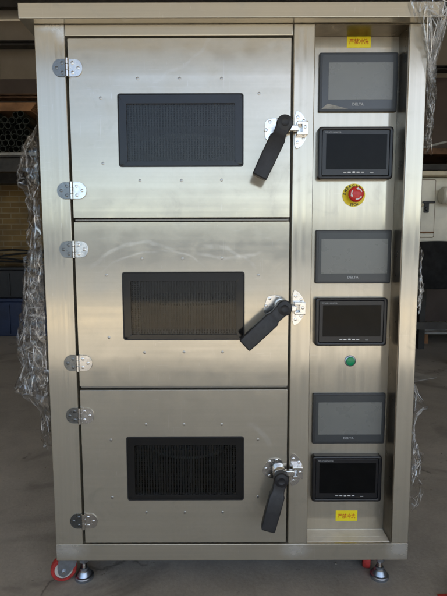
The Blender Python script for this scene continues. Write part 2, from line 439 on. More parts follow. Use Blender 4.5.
for k in range(3):
    z0, z1, w = DOORS[k]
    bm = B(); ringslab(bm, (DX0, DX1, z0, z1), w, 0.0, .028, .002, .008, .0007)
    door = obj('door', bm, M['door%d' % (k + 1)], cab)
    x0, x1, a, b = w
    # rubber gasket, glass with its black border, screen behind it
    part('window_gasket', lambda m: ringslab(m, (x0 - .0010, x1 + .0010, a - .0010, b + .0010), (x0 + .0018, x1 - .0018, a + .0018, b - .0018), -.0010, .010, .007, .006, .0004), M['black_rubber'], door)
    part('window_frame', lambda m: ringslab(m, (x0 + .0020, x1 - .0020, a + .0020, b - .0020), (x0 + .021, x1 - .021, a + .014, b - .024), -.0002, .009, .006, .003, .0004, slope=.0001), M['frit'], door)
    part('window_glass', lambda m: slab(m, x0 + .0211, x1 - .0211, a + .0141, b - .0241, .0022, .0060, .003, .0003), M['glass'], door)
    def scr(m):
        p = x0 + .018
        while p < x1 - .018:
            box(m, p, p + .0042, .0100, .0112, a + .012, b - .02); p += .0074
        q = a + .014
        while q < b - .02:
            box(m, x0 + .018, x1 - .018, .0103, .0109, q, q + .0018); q += .0058
    part('window_mesh', scr, M['mesh'], door, smooth=False)
    for (rx, rz) in RIV[k]:
        part('rivet', lambda m: screw(m, rx, 0, rz, .0038, .0009), M['dot'], door)
    # latch: plate, boss with hook, grip
    (px, pz), dr, ln, (qx, qz), kz = HAND[k]
    lob = []
    for i in range(40):
        t = 2 * PI * i / 40
        lob.append((qx + (.030 + .004 * math.cos(3 * t + k)) * math.cos(t) * (.95 if math.cos(t) > 0 else 1), qz + (.032 + .003 * math.cos(2 * t)) * math.sin(t)))
    def plate(m):
        poly(m, lob, -.0032, -.0001)
        for t in (2.2, 3.14, 4.1, 1.35, 4.9): screw(m, qx + .0235 * math.cos(t), -.0031, qz + .0245 * math.sin(t), .0042, .001)
    part('latch_plate', plate, M['bright'], door)
    def boss(m):
        lathe(m, [(.0185, 0), (.0185, .012), (.0165, .014), (.0150, .022), (.0150, .036)], (px, -.0032, pz), (0, -1, 0), 32)
        box(m, px + .006, .1905, -.024, -.010, kz - .0075, kz + .0075, .0025)
    part('latch_boss', boss, M['bright'], door)
    def grip(m):
        d = Vector((dr[0], 0, dr[1])).normalized(); n = Vector((d.z, 0, -d.x))
        lathe(m, [(0, .0330), (.0185, .0330), (.0200, .0355), (.0200, .0530), (.0180, .0565), (.0095, .0585), (.0065, .0570), (0, .0565)], (px, 0, pz), (0, -1, 0), 36)
        st = [(-.004, .0165, .0095, -.046), (.012, .0172, .0095, -.0465), (.027, .0160, .0090, -.049), (.035, .0165, .0095, -.051), (.041, .0200, .0110, -.0525),
              (.090, .0200, .0115, -.058), (ln - .012, .0192, .0115, -.0625), (ln - .003, .0188, .0108, -.064), (ln, .0172, .0090, -.0643)]
        lps = []
        for (t, hw, hh, yc) in st:
            c = Vector((px, yc, pz)) + d * t
            lp = []
            for i in range(28):
                q = 2 * PI * i / 28
                e = .22
                cx = math.copysign(abs(math.cos(q)) ** e, math.cos(q)); cy = math.copysign(abs(math.sin(q)) ** e, math.sin(q))
                lp.append(c + n * (hw * cx) + Vector((0, hh * cy, 0)))
            lps.append(lp)
        loft(m, lps)
    part('door_handle', grip, M['grip'], door, angle=27)
    # keeper on the centre post
    K = []
    for i in range(25):
        t = -PI / 2 + PI * i / 24
        K.append((.1862 + .0300 * math.cos(t), kz + .0425 * math.sin(t) * (1 - .10 * math.cos(2 * t))))
    K += [(.1822, kz + .034), (.1822, kz - .034)]
    kp = part('latch_keeper', lambda m: (poly(m, K, -.0034, -.0001), [screw(m, X, -.0033, kz + Z, .0042, .001) for X, Z in ((.190, .031), (.205, .022), (.190, -.031), (.205, -.022))]), M['bright'])
    def strike(m):
        ringslab(m, (.1850, .2140, kz - .0165, kz + .0165), (.1875, .1985, kz - .009, kz + .009), -.022, -.0036, .002, .0015, .0012)
        screw(m, .2062, -.022, kz + .002, .0042, .0012)
    part('strike_block', strike, M['bright'], kp)

# hinges
for (cz) in (1.4150, 1.1120, .9614, .6581, .5126, .2098):
    def leaf(m, sgn):
        pts = []
        R = .0215
        for i in range(19):
            t = -PI / 2 + PI * i / 18
            pts.append((-.3905 + sgn * (.0185 + .0195 * math.cos(t)), cz + R * math.sin(t)))
        pts += [(-.3905 + sgn * .0035, cz + R), (-.3905 + sgn * .0035, cz - R)]
        poly(m, pts, -.0030, -.0002)
        for X, Z in ((.013, .0115), (.013, -.0115), (.027, 0)): screw(m, -.3905 + sgn * X, -.0029, cz + Z, .0041, .0011)
    h = part('hinge', lambda m: [cyl(m, (-.3905, -.0045, cz - .0225 + i * .0152), (-.3905, -.0045, cz - .0225 + i * .0152 + .0146), .0048, 16, .0006) for i in range(3)], M['bright'])
    part('hinge_leaf', lambda m: leaf(m, -1), M['leaf'], h)
    part('hinge_leaf', lambda m: leaf(m, 1), M['bright'], h)

# control column
PY = .0620
part('control_panel', lambda b: (box(b, .2372, .4652, PY, PY + .003, .1430, 1.5160)), M['panel'])
part('recess_shade_strip', lambda b: box(b, .4655, .4678, .0006, .0650, .1431, 1.5190), M['recess_shade'])
part('recess_shade_strip', lambda b: box(b, .2326, .4652, .0006, .0650, 1.5164, 1.5190), M['recess_shade'])
part('recess_shade_strip', lambda b: box(b, .2326, .2369, .0615, .0680, .1431, 1.5160), M['recess_shade'])  # dark strip standing in for the contact shadow beside the post
part('panel_sill', lambda b: (box(b, .2326, .4654, .0612, .0617, .1402, .1428), box(b, .2326, .4654, .0065, .0284, .1402, .1412, .0004), box(b, .2326, .4654, .029, .0610, .1402, .1414, .0005)), M['sill'])

TS = [(.2544, .4624, 1.3232, 1.4741), (.2527, .4606, .8659, 1.0123), (.2521, .4589, .4065, .5543)]
TD = [(.2790, .4490, 1.3540, 1.4480), (.2680, .4500, .8935, .9880), (.2680, .4480, .4345, .5285)]
for s_, d_ in zip(TS, TD):
    x0, x1, a, b = s_
    t = part('touch_screen', lambda m: slab(m, x0, x1, a, b, PY - .0085, PY - .0002, .004, .0025), M['hmi'])
    part('front_film', lambda m: slab(m, x0 + .008, x1 - .006, a + .007, b - .007, PY - .0090, PY - .0086, .002, .0002), M['hmi_glass'], t)
    part('display', lambda m: slab(m, d_[0], d_[1], d_[2], d_[3], PY - .0096, PY - .0091, .001, .0002), M['lcd'], t)
    part('brand_lettering', lambda m: text(m, 'DELTA', (x0 + x1) / 2, (a + .007 + d_[2]) / 2, PY - .0092, .01, .0002, stretch=(.030, .0068), bold=.0002), M['print'], t)

MO = [(.2529, .4524, 1.1459, 1.2823), (.2525, .4512, .6934, .8272), (.2511, .4504, .2386, .3748)]
for x0, x1, a, b in MO:
    t = part('monitor', lambda m: ringslab(m, (x0, x1, a, b), (x0 + .011, x1 - .011, a + .010, b - .009), PY - .022, PY - .0002, .008, .003, .004), M['mon'])
    part('monitor_face', lambda m: slab(m, x0 + .0112, x1 - .0112, a + .0102, b - .0092, PY - .0195, PY - .003, .003, .0005), M['mon'], t)
    part('screen', lambda m: slab(m, x0 + .021, x1 - .0175, a + .0265, b - .0200, PY - .0204, PY - .0196, .001, .0003), M['mon_glass'], t)
    part('brand_lettering', lambda m: text(m, 'TFT LCD MONITOR', x0 + .0385, b - .0145, PY - .0197, .006, .0002, stretch=(.043, .0036)), M['print'], t)
    def btn(m):
        for i, (dx, hw, hh) in enumerate(((.072, .0042, .0011), (.0835, .0042, .0015), (.0955, .0036, .0022), (.107, .0042, .0015), (.1185, .0042, .0011))):
            slab(m, x0 + dx - hw, x0 + dx + hw, a + .0180 - hh, a + .0180 + hh, PY - .0203, PY - .0196, .001, .0003)
        slab(m, x0 + .139, x0 + .148, a + .0154, a + .0170, PY - .0202, PY - .0196, .0005, .0002)
    part('button_row', btn, M['print_white'], t)

# a thin pale wedge on the uppermost touch screen
def lifted(m):
    p = [(.2610, 1.3300, 0), (.2760, 1.3425, .004), (.3000, 1.3375, .0035), (.3330, 1.3300, 0)]
    f = [m.verts.new((x, PY - .0098 - d, z)) for x, z, d in p]; g = [m.verts.new((x, PY - .0094 - d, z)) for x, z, d in p]
    m.faces.new(f); m.faces.new(g)
    for i in range(4): m.faces.new((f[i], f[(i + 1) % 4], g[(i + 1) % 4], g[i]))
part('pale_wedge', lifted, M['wedge'], bpy.data.objects['touch_screen'], smooth=False)
# emergency stop
ex, ez = .3556, 1.1063
e = part('emergency_stop', lambda m: lathe(m, [(.0, 0), (.0310, 0), (.0310, .0008), (.0306, .0012), (0, .0012)], (ex, PY - .0001, ez), (0, -1, 0), 48), M['yellow'])
def ering(m):
    s = 'EMERGENCY'
    for i, ch in enumerate(s):
        a = math.radians(172 - i * 19.5)
        text(m, ch, ex + .0255 * math.cos(a), ez + .0255 * math.sin(a), PY - .0014, .0098, .0002, rot=a - PI / 2, bold=.0004)
part('warning_lettering', ering, M['black_print'], e)
part('stop_lettering', lambda m: text(m, 'STOP', ex + .001, ez - .0255, PY - .0014, .0098, .0002, stretch=(.0235, .0072), bold=.0004), M['black_print'], e)
part('push_button', lambda m: lathe(m, [(.013, 0), (.013, .012), (.0195, .015), (.0208, .019), (.0200, .0235), (.0170, .0262), (0, .0275)], (ex, PY - .0013, ez), (0, -1, 0), 40), M['red_button'], e)
def arrows(m):
    for a0 in (20, 140, 260):
        pin, pout = [], []
        for i in range(9):
            a = math.radians(a0 + i * 9.5)
            wi = .0012 if i < 6 else .0028 * (8.2 - i) / 2.2
            pin.append((ex + (.0140 - wi) * math.cos(a), ez + (.0140 - wi) * math.sin(a))); pout.append((ex + (.0140 + wi) * math.cos(a), ez + (.0140 + wi) * math.sin(a)))
        y0 = PY - .0295
        for i in range(8):
            q = [pin[i], pout[i], pout[i + 1], pin[i + 1]]
            f = [m.verts.new((p[0], y0, p[1])) for p in q]; g = [m.verts.new((p[0], y0 + .0035, p[1])) for p in q]
            m.faces.new(f)
            for j in range(4): m.faces.new((f[j], f[(j + 1) % 4], g[(j + 1) % 4], g[j]))
part('turn_arrows', arrows, M['print_white'], e)

# start button
g = part('start_button', lambda m: lathe(m, [(.0105, 0), (.0158, 0), (.0158, .0020), (.0142, .0036), (.0112, .0040), (.0105, .0022)], (.3572, PY - .0001, .6464), (0, -1, 0), 32), M['zinc'])
part('lens', lambda m: lathe(m, [(.0125, 0.0), (.0125, .0052), (.0112, .0066), (0, .0078)], (.3572, PY - .0002, .6464), (0, -1, 0), 32), M['green'], g)

# yellow labels (wash-down forbidden)
for x0, x1, a, b in ((.3274, .3905, 1.4885, 1.5190), (.3262, .3895, .1683, .2003)):
    t = part('warning_label', lambda m: slab(m, x0, x1, a, b, PY - .0008, PY - .0001, .001, .0002), M['yellow'])
    part('warning_lettering', lambda m: text(m, '严禁冲洗', (x0 + x1) / 2, (a + b) / 2, PY - .0010, .012, .0002, stretch=(.051, .0140)), M['red_print'], t)

# oven chambers behind the doors
for k in range(3):
    x0, x1, a, b = DOORS[k][2]
    zc = (a + b) / 2
    def ch(m):
        ringslab(m, (x0 - .05, x1 + .05, a - .06, b + .06), (x0 - .045, x1 + .045, a - .055, b + .055), .062, .500, .004, .004, .001)
        box(m, x0 - .049, x1 + .049, .5003, .504, a - .059, b + .059)
    c = part('oven_chamber', ch, M['chamber'])
    def tr(m):
        cx = (x0 + x1) / 2
        cyl(m, (cx, .20, a - .054), (cx, .20, zc - .008), .004, 12)
        lathe(m, [(0, 0), (.120, 0), (.132, .002), (.140, .008), (.142, .014), (.140, .0155), (.137, .014), (.134, .009), (.124, .004), (0, .003)], (cx, .20, zc - .008), (0, 0, 1), 64)
    part('turntable', tr, M['tray'], c)

# casters and levelling feet
def caster(cx, cy, ang):
    R = Matrix.Translation((cx, cy, 0)) @ Matrix.Rotation(ang, 4, 'Z')
    def tf(m): bmesh.ops.transform(m, matrix=R, verts=m.verts[:])
    def fork(m):
        box(m, -.026, .026, -.022, .022, .0845, .0903, .001)
        cyl(m, (0, 0, .0765), (0, 0, .0845), .017, 24, .001)
        for s in (-1, 1):
            y = s * .0175
            pts = [(-.026, .0765), (.026, .0765), (.030, .050), (.028, .030), (.016, .019), (.004, .024), (-.020, .048)]
            poly(m, pts, y - .0012, y + .0012, .0004)
        tf(m)
    f = part('caster', fork, M['zinc'])
    def tyre(m):
        lathe(m, [(.0255, -.011), (.0335, -.011), (.0360, -.008), (.0366, 0), (.0360, .008), (.0335, .011), (.0255, .011)], (.014, 0, .0367), (0, 1, 0), 40); tf(m)
    def hub(m):
        lathe(m, [(0, -.0105), (.010, -.0125), (.013, -.0095), (.0254, -.0095), (.0254, .0095), (.013, .0095), (.010, .0125), (0, .0105)], (.014, 0, .0367), (0, 1, 0), 32); tf(m)
    def bolt(m):
        lathe(m, [(0, -.026), (.0050, -.026), (.0050, -.019), (.003, -.019), (.003, .019), (.0050, .019), (.0050, .025), (0, .025)], (.014, 0, .0367), (0, 1, 0), 6); tf(m)
    part('tyre', tyre, M['red_tyre'], f); part('hub', hub, M['hub'], f); part('axle_bolt', bolt, M['bright'], f)

def foot(cx, cy):
    f = part('levelling_foot', lambda m: lathe(m, [(0, 0), (.0255, 0), (.0270, .0025), (.0270, .0085), (.0250, .0110), (.0205, .0125), (.0190, .0150), (.0150, .0255), (.0120, .0285), (.0115, .034), (0, .034)], (cx, cy, .0), (0, 0, 1), 36), M['zinc'], angle=24)
    def stud(m):
        pr = [(0, 0)]
        h = 0
        while h < .0560:
            pr += [(.0070, h), (.0060, h + .0010)]; h += .0020
        pr += [(0, h)]
        lathe(m, pr, (cx, cy, .0338), (0, 0, 1), 18)
    part('threaded_stud', stud, M['bright'], f)
    part('nut', lambda m: lathe(m, [(.006, .0), (.0125, .0), (.0135, .001), (.0135, .010), (.0125, .011), (.006, .011)], (cx, cy, .052), (0, 0, 1), 6), M['zinc'], f)
    part('washer', lambda m: lathe(m, [(.006, 0), (.014, 0), (.014, .0035), (.006, .0035)], (cx, cy, .0865), (0, 0, 1), 24), M['zinc'], f)

caster(-.456, .050, math.radians(197)); caster(.428, .086, math.radians(75))
caster(-.440, .68, math.radians(150)); caster(.470, .68, math.radians(160))
foot(-.4120, .052); foot(.4560, .052); foot(-.385, .69); foot(.425, .69)

# ------------------------------------------------------------------ clear plastic wrap
def ridged(p, s):
    v = 0; a = 1; f = s
    for _ in range(4):
        v += a * (1 - abs(noise.noise(p * f)) * 2); a *= .55; f *= 2.1
    return v

def interp(tab, t):
    if t >= tab[0][0]: return tab[0][1]
    for (a, b), (c, d) in zip(tab, tab[1:]):
        if c <= t <= a: return d + (b - d) * (t - c) / (a - c)
    return tab[-1][1]

def crumple(p, seed, amp):
    q = p + Vector((seed * 3.1, seed * 1.7, seed * .9))
    n = Vector((noise.noise(q * 11), noise.noise(q * 11 + Vector((9, 4, 2))), noise.noise(q * 11 + Vector((3, 8, 6)))))
    m = Vector((noise.noise(q * 31), noise.noise(q * 31 + Vector((2, 7, 5))), noise.noise(q * 31 + Vector((6, 1, 8)))))
    d1, _ = noise.voronoi(q * 19)
    j = Vector((random.uniform(-1, 1), random.uniform(-1, 1), random.uniform(-1, 1)))
    return n * amp * 1.1 + m * amp * .6 + Vector((1, -.8, 0)) * ((d1[1] - d1[0]) * .5 - .12) * amp + j * amp * .22

def fold_mat():
    s = NT('wrap_fold')
    s.n.remove(s.b)
    g = s.new('ShaderNodeBsdfGlossy'); g.inputs['Roughness'].default_value = .22; g.inputs['Color'].default_value = (.95, .95, .95, 1)
    d = s.new('ShaderNodeBsdfDiffuse'); d.inputs['Color'].default_value = (.78, .78, .77, 1)
    t = s.new('ShaderNodeBsdfTransparent')
    a = s.new('ShaderNodeMixShader'); a.inputs[0].default_value = .55; s.link(g.outputs[0], a.inputs[1]); s.link(d.outputs[0], a.inputs[2])
    b = s.new('ShaderNodeMixShader'); s.link(s.rng(s.noise(60, 3, .6), .36, .60, .05, .72), b.inputs[0]); s.link(t.outputs[0], b.inputs[1]); s.link(a.outputs[0], b.inputs[2])
    s.link(b.outputs[0], s.out.inputs[0]); return s.m
M['fold'] = fold_mat()

def streak(bm, a, b, w, side):
    """one creased fold: a slim ridge between two points of the sheet"""
    d = (b - a).normalized()
    n = d.cross(Vector((0, 1, 0)))
    if n.length < .1: n = Vector((1, 0, 0))
    n = n.normalized() * w
    o = Vector((side * .0006, -.0012, 0))
    mid = a.lerp(b, random.uniform(.25, .5)) + Vector((random.uniform(-.002, .002), 0, random.uniform(-.002, .002)))
    v = [bm.verts.new(p + o) for p in (a, mid + n, b, mid - n, mid + Vector((0, -w * .8, 0)))]
    for q in ((0, 1, 4), (1, 2, 4), (2, 3, 4), (3, 0, 4), (0, 3, 1), (1, 3, 2)): bm.faces.new([v[i] for i in q])

def folds(parent, pts, nodes, reach, side, wmax=.0016, vert=.6):
    bm = B()
    for _ in range(nodes):
        a = random.choice(pts)
        near = [p for p in pts if .012 < (p - a).length < reach]
        if not near: continue
        for b in random.sample(near, min(len(near), random.randint(2, 5))):
            if random.random() > vert and abs((b - a).z) < abs((b - a).x): continue
            streak(bm, a, b, .0003 + (wmax * 1.3) * random.random() ** 2.2, side)
    obj('fold_lines', bm, M['fold'], parent, smooth=False)

def film(name, label, base, prof, z0, z1, ydepth, seed, nu=16, nv=84, amp=.022, sgn=-1, parent=None, nodes=34, reach=.075):
    """sheet clinging to the side of the cabinet and billowing out from the corner"""
    bm = B(); rows = []
    for j in range(nv + 1):
        z = z0 + (z1 - z0) * j / nv
        off = interp(prof, z) * .92
        row = []
        for i in range(nu + 1):
            u = i / nu
            bul = math.sin(PI * min(1, u * 1.02)) ** .75
            x = base + sgn * (.0025 + off * bul)
            y = -.003 + (ydepth) * (u ** 1.25)
            p = Vector((x, y, z))
            w = min(1, min(u, 1 - u) * 6 + .08) * min(1, .35 + off / .05)
            c = crumple(p, seed, amp) * w
            c.z += .012 * noise.noise(Vector((u * 5, z * 9, seed)))
            p += c
            if sgn < 0: p.x = min(p.x, base - .0015) if u > .02 else p.x
            else: p.x = max(p.x, base + .0015) if u > .02 else p.x
            row.append(bm.verts.new(p))
        rows.append(row)
    for j in range(nv):
        for i in range(nu):
            # ragged ends
            e = min(j, nv - j) / 6 + .6 * noise.noise(Vector((i * .3, j * .05, seed)))
            if e < .12: continue
            q = (rows[j][i], rows[j][i + 1], rows[j + 1][i + 1], rows[j + 1][i])
            k = random.random() < .5
            for t in (((0, 1, 2), (0, 2, 3)) if k else ((0, 1, 3), (1, 2, 3))): bm.faces.new([q[a] for a in t])
    lone = [v for v in bm.verts if not v.link_faces]
    bmesh.ops.delete(bm, geom=lone, context='VERTS')
    pts = [v.co.copy() for v in bm.verts if v.co.y < ydepth * .6]
    o = obj(name, bm, M['film'], parent, angle=22)
    if nodes: folds(o if parent is None else parent, pts, nodes, reach, sgn)
    if parent is None: tag(o, label, 'plastic wrap')
    return o

PL = [(1.31, .0), (1.285, .008), (1.259, .018), (1.233, .052), (1.193, .073), (1.126, .077), (1.085, .067), (1.016, .060), (.961, .055), (.9275, .070), (.891, .079), (.82, .097), (.763, .105), (.706, .105), (.648, .111), (.574, .122), (.545, .109), (.53, .050), (.50, .056), (.41, .050), (.385, 0)]
fo = film('plastic_wrap', 'crumpled clear plastic wrap billowing from the left side of the steel cabinet', XL, PL, .385, 1.31, .17, 1)
film('inner_layer', '', XL, [(z, o * .72) for z, o in PL], .40, 1.26, .21, 2, amp=.022, parent=fo)
film('inner_layer', '', XL, [(z, o * .86) for z, o in PL if z < 1.0] , .53, .98, .13, 5, nv=40, amp=.026, parent=fo, nodes=34, reach=.09)

# right: gathered sheet hanging from the cap's end
def hang(bm, n, nv, seed, top, waist, low, zt, zw, zl, flare):
    rows = []
    for j in range(nv + 1):
        t = j / nv
        z = zt + (zl - zt) * t
        tw = (zt - zw) / (zt - zl)
        if t < tw:
            s = t / tw; s = s * s * (3 - 2 * s)
            xa = top[0] + (waist[0] - top[0]) * s; xb = top[1] + (waist[1] - top[1]) * s
        else:
            s = (t - tw) / (1 - tw)
            xa = waist[0] + (low[0] - waist[0]) * s; xb = waist[1] + (low[1] - waist[1]) * s ** .8
        row = []
        for i in range(n + 1):
            u = i / n
            x = xa + (xb - xa) * u
            y = -.036 + .032 * max(0, min(1, (t / tw - .28) * 1.2)) + .012 * math.sin(u * 23 + seed) * (.4 + .6 * t) + flare * u * t
            p = Vector((x, y, z))
            cw = .5 + .6 * t
            c = crumple(p, seed, .009) * cw
            c.z *= .3
            row.append(bm.verts.new(p + c))
        rows.append(row)
    for j in range(nv):
        for i in range(n):
            if j > nv - 14 and noise.noise(Vector((i * .35, j * .12, seed))) < -.25 + (j - nv + 14) * .05: continue
            bm.faces.new((rows[j][i], rows[j][i + 1], rows[j + 1][i + 1], rows[j + 1][i]))
    bmesh.ops.delete(bm, geom=[v for v in bm.verts if not v.link_faces], context='VERTS')
bm = B(); hang(bm, 60, 110, 3, (.455, .556), (.512, .542), (.517, .577), 1.5565, 1.425, 1.205, .10)
hp = [v.co.copy() for v in bm.verts]
tf = obj('plastic_wrap', bm, M['film'], None, angle=28)
folds(tf, [p for p in hp if p.z < 1.44], 50, .06, 1)
folds(tf, [p for p in hp if p.z > 1.40 and p.x > .48], 48, .12, 1, vert=0)
folds(tf, [p for p in hp if p.z > 1.517 and p.x > .47], 12, .05, 1, .0025)
tag(tf, 'clear plastic wrap gathered in folds under the right end of the top cap', 'plastic wrap')
bm = B(); hang(bm, 26, 70, 8, (.522, .545), (.525, .546), (.540, .598), 1.50, 1.44, 1.31, .16)
obj('torn_strip', bm, M['film'], tf, angle=28)
PR1 = [(.965, 0), (.945, .018), (.90, .020), (.86, .030), (.825, .034), (.80, .012), (.78, 0)]
film('plastic_wrap', 'small tuft of clear wrap on the right corner post below the cream machine', XR, PR1, .78, .965, .12, 4, nu=12, nv=22, amp=.018, sgn=1, nodes=34, reach=.04)
PR2 = [(.60, 0), (.571, .010), (.528, .040), (.51, .024), (.485, .014), (.45, .012), (.42, .030), (.38, .046), (.35, .040), (.30, .034), (.27, .040), (.245, .032), (.225, 0)]
film('plastic_wrap', 'thin torn wisp of clear wrap beside the lower right corner post', XR, PR2, .225, .60, .05, 6, nu=8, nv=46, amp=.022, sgn=1, nodes=55, reach=.05)

# ------------------------------------------------------------------ shed, yard and what stands behind
bm = B(); bmesh.ops.create_grid(bm, x_segments=1, y_segments=1, size=150)
o = struct(obj('ground', bm, M['yard'])); o.location.z = -.004
bm = B(); box(bm, -6.5, 6.5, -4.4, 5.2, -.1, 0); struct(obj('concrete_floor', bm, M['floor'], smooth=False))

bm = B(); box(bm, -80, 80, -39.85, -7.6, -.1, -.0005); struct(obj('reflection_road', bm, M['road'], smooth=False))  # unseen road, added to grey the band reflected below the horizon
bm = B(); box(bm, -60, 60, -40.4, -40.0, -.003, 3.6); box(bm, -60.2, 60.2, -40.5, -39.9, 3.601, 3.8, .02)  # unseen wall, added to dim the horizon band reflected in the doors
tag(obj('reflection_wall', bm, M['added_wall'], smooth=False), 'unseen grey wall added to darken a band of the reflection in the steel', 'wall')
RH, RE = 4.0, -6.4
def ribs(m, x0, x1, y, z0, z1, step=1.1):
    box(m, x0, x1, y, y + .04, z0, z1)
    x = x0 + .05
    while x < x1 - .05:
        box(m, x, x + .02, y - .006, y - .0005, z0 + .01, z1 - .01, .002, 1); x += step
bm = B(); ribs(bm, -6.3, 6.3, 5.0, 3.25, RH - .02)
tag(obj('sheet_wall', bm, M['sheet'], smooth=False), 'brown sheet metal wall high up at the back of the shed', 'wall')
bm = B(); box(bm, -6.3, .2, 4.98, 5.12, .001, 2.71)
tag(obj('brick_wall', bm, M['brick'], smooth=False), 'brown brick wall at the back of the shed, left of the cabinet', 'wall')
bm = B(); box(bm, .201, 6.3, 4.98, 5.12, .001, 3.24)
bm2 = B(); box(bm2, -6.3, .2, 4.98, 5.12, 2.712, 3.24)
tag(obj('panel_wall', bm2, M['sheet_dark'], smooth=False), 'dark brown wall panel above the brick wall and the stacked tubes', 'wall')
tag(obj('block_wall', bm, M['sheet_dark'], smooth=False), 'dark plain lower wall at the back of the shed, right of the cabinet', 'wall')
for s in (-1, 1):
    bm = B(); box(bm, s * 6.42 - .06, s * 6.42 + .06, -4.4, 5.2, .001, RH - .02)
    tag(obj('side_wall', bm, M['sheet_dark'], smooth=False), 'dark side wall of the shed to the %s of the cabinet' % ('left' if s < 0 else 'right'), 'wall')
rf = thing('shed_roof', 'dark sheet metal shed roof above the cabinet', 'roof')
part('roof_sheet', lambda b: box(b, -6.6, 6.6, RE, 5.3, RH, RH + .06), M['roof'], rf, smooth=False)
def pur(b):
    for y in (-6.0, -4.0, -1.9, .2, 2.3, 4.4): box(b, -6.5, 6.5, y, y + .08, RH - .16, RH - .001)
part('purlins', pur, M['beam'], rf, smooth=False)
for x, lab in ((-6.35, 'left'), (6.35, 'right')):
    bm = B(); box(bm, x - .1, x + .1, RE + .1, RE + .3, 0, RH - .17, .01)
    tag(obj('roof_post', bm, M['beam']), 'dark steel post under the %s front corner of the shed roof' % lab, 'post')

def ibeam(m, x0, x1, y, z0, z1, d=.12):
    box(m, x0, x1, y, y + d, z1 - .014, z1); box(m, x0, x1, y, y + d, z0, z0 + .014); box(m, x0, x1, y + d / 2 - .006, y + d / 2 + .006, z0 + .0145, z1 - .0145)
for x0, x1, y, z0, z1, mt, lab in ((-5.5, -.3, 4.6, 3.50, 3.56, 'beam', 'dark horizontal steel beam high on the wall left of the top cap'),
                                  (-5.5, -.3, 4.6, 2.88, 2.93, 'rust', 'rusty horizontal beam on the back wall above the stacked tubes'),
                                  (.9, 5.5, 4.6, 3.20, 3.25, 'beam', 'dark horizontal beam on the back wall behind the hanging wrap')):
    bm = B(); ibeam(bm, x0, x1, y, z0, z1); tag(obj('wall_beam', bm, M[mt], smooth=False), lab, 'beam')

# storage rack with tubes
rk = thing('storage_rack', 'dark steel storage rack carrying a pile of tubes, left of the cabinet', 'rack')
part('shelf_beam', lambda m: ibeam(m, -4.2, -1.0, 3.90, 1.86, 2.03), M['beam'], rk, smooth=False)
part('shelf_edge', lambda m: box(m, -4.2, -1.0, 3.885, 3.93, 2.0305, 2.062, .004), M['edge'], rk)
part('shelf_beam', lambda m: ibeam(m, -4.2, -1.0, 4.75, 1.86, 2.03), M['beam'], rk, smooth=False)
for x in (-4.1, -1.1):
    for y in (3.91, 4.76):
        part('upright', lambda m: box(m, x - .05, x + .05, y, y + .1, 0, 1.859, .004), M['beam'], rk)
bm = B()
lathe(bm, [(.0345, 0), (.0345, 1.0), (.0300, 1.0), (.0300, 0), (.0345, 0)], (0, 0, 0), (0, 1, 0), 20)
proto = obj('steel_tube', bm, M['pipe'])
tag(proto, 'dull steel tube in the pile on the dark storage rack', 'tube', 'tubes piled on the storage rack')
first = True
for r in range(7):
    for c in range(9):
        x = -2.78 + c * .0725 + (.036 if r % 2 else 0); z = 2.0975 + r * .0615
        if r == 6 and c in (2, 5, 6): continue
        t = proto if first else proto.copy()
        if not first: C.objects.link(t)
        first = False
        t.location = (x + random.uniform(-.002, .002), 3.90 + random.uniform(-.05, .04), z)
bm = B()
for i in range(5): box(bm, -2.75 + i * .012, -2.12 + i * .01, 3.95 + .01 * i, 4.6, 2.522 + i * .0205, 2.541 + i * .0205, .002)
tag(obj('cardboard_stack', bm, M['card']), 'flattened brown cardboard lying on top of the tube pile', 'cardboard')
bm = B(); box(bm, -3.4, -2.95, 3.95, 4.5, 2.0625, 2.65, .01); box(bm, -3.405, -2.945, 3.945, 4.505, 2.6505, 2.69, .006)
tag(obj('black_crate', bm, M['beam']), 'dark crate on the storage rack left of the tubes', 'crate')
# cables and bins below
bm = B()
for k in range(5):
    tube(bm, [(-3.6 + i * .12, 4.55 - k * .02, .86 + k * .022 + .05 * math.sin(i * .35 + k * 1.3) + .03 * noise.noise(Vector((i * .3, k, 0)))) for i in range(24)], .012)
tag(obj('cable_bundle', bm, M['cable']), 'slack black cables running along the brick wall', 'cables')
def bin_(x0, x1, y0, y1, z0, z1, name, mat, lab, cat):
    b = thing(name, lab, cat)
    def body(m):
        box(m, x0, x1, y0, y1, z0, z1 - .04, .012)
        for i in range(1, 6):
            x = x0 + (x1 - x0) * i / 6
            box(m, x - .012, x + .012, y0 - .014, y0 - .0005, z0 + .03, z1 - .07, .004)
    part('body', body, mat, b)
    part('rim', lambda m: box(m, x0 - .02, x1 + .02, y0 - .02, y1 + .02, z1 - .0395, z1, .01), mat, b)
bin_(-3.2, -1.75, 3.95, 4.6, .0, .44, 'blue_bin', M['navy'], 'dark navy ribbed bin standing on the floor by the brick wall', 'bin')
bin_(-3.1, -1.85, 3.99, 4.55, .4405, .80, 'black_bin', M['cable'], 'black ribbed bin stacked on the navy bin', 'bin')

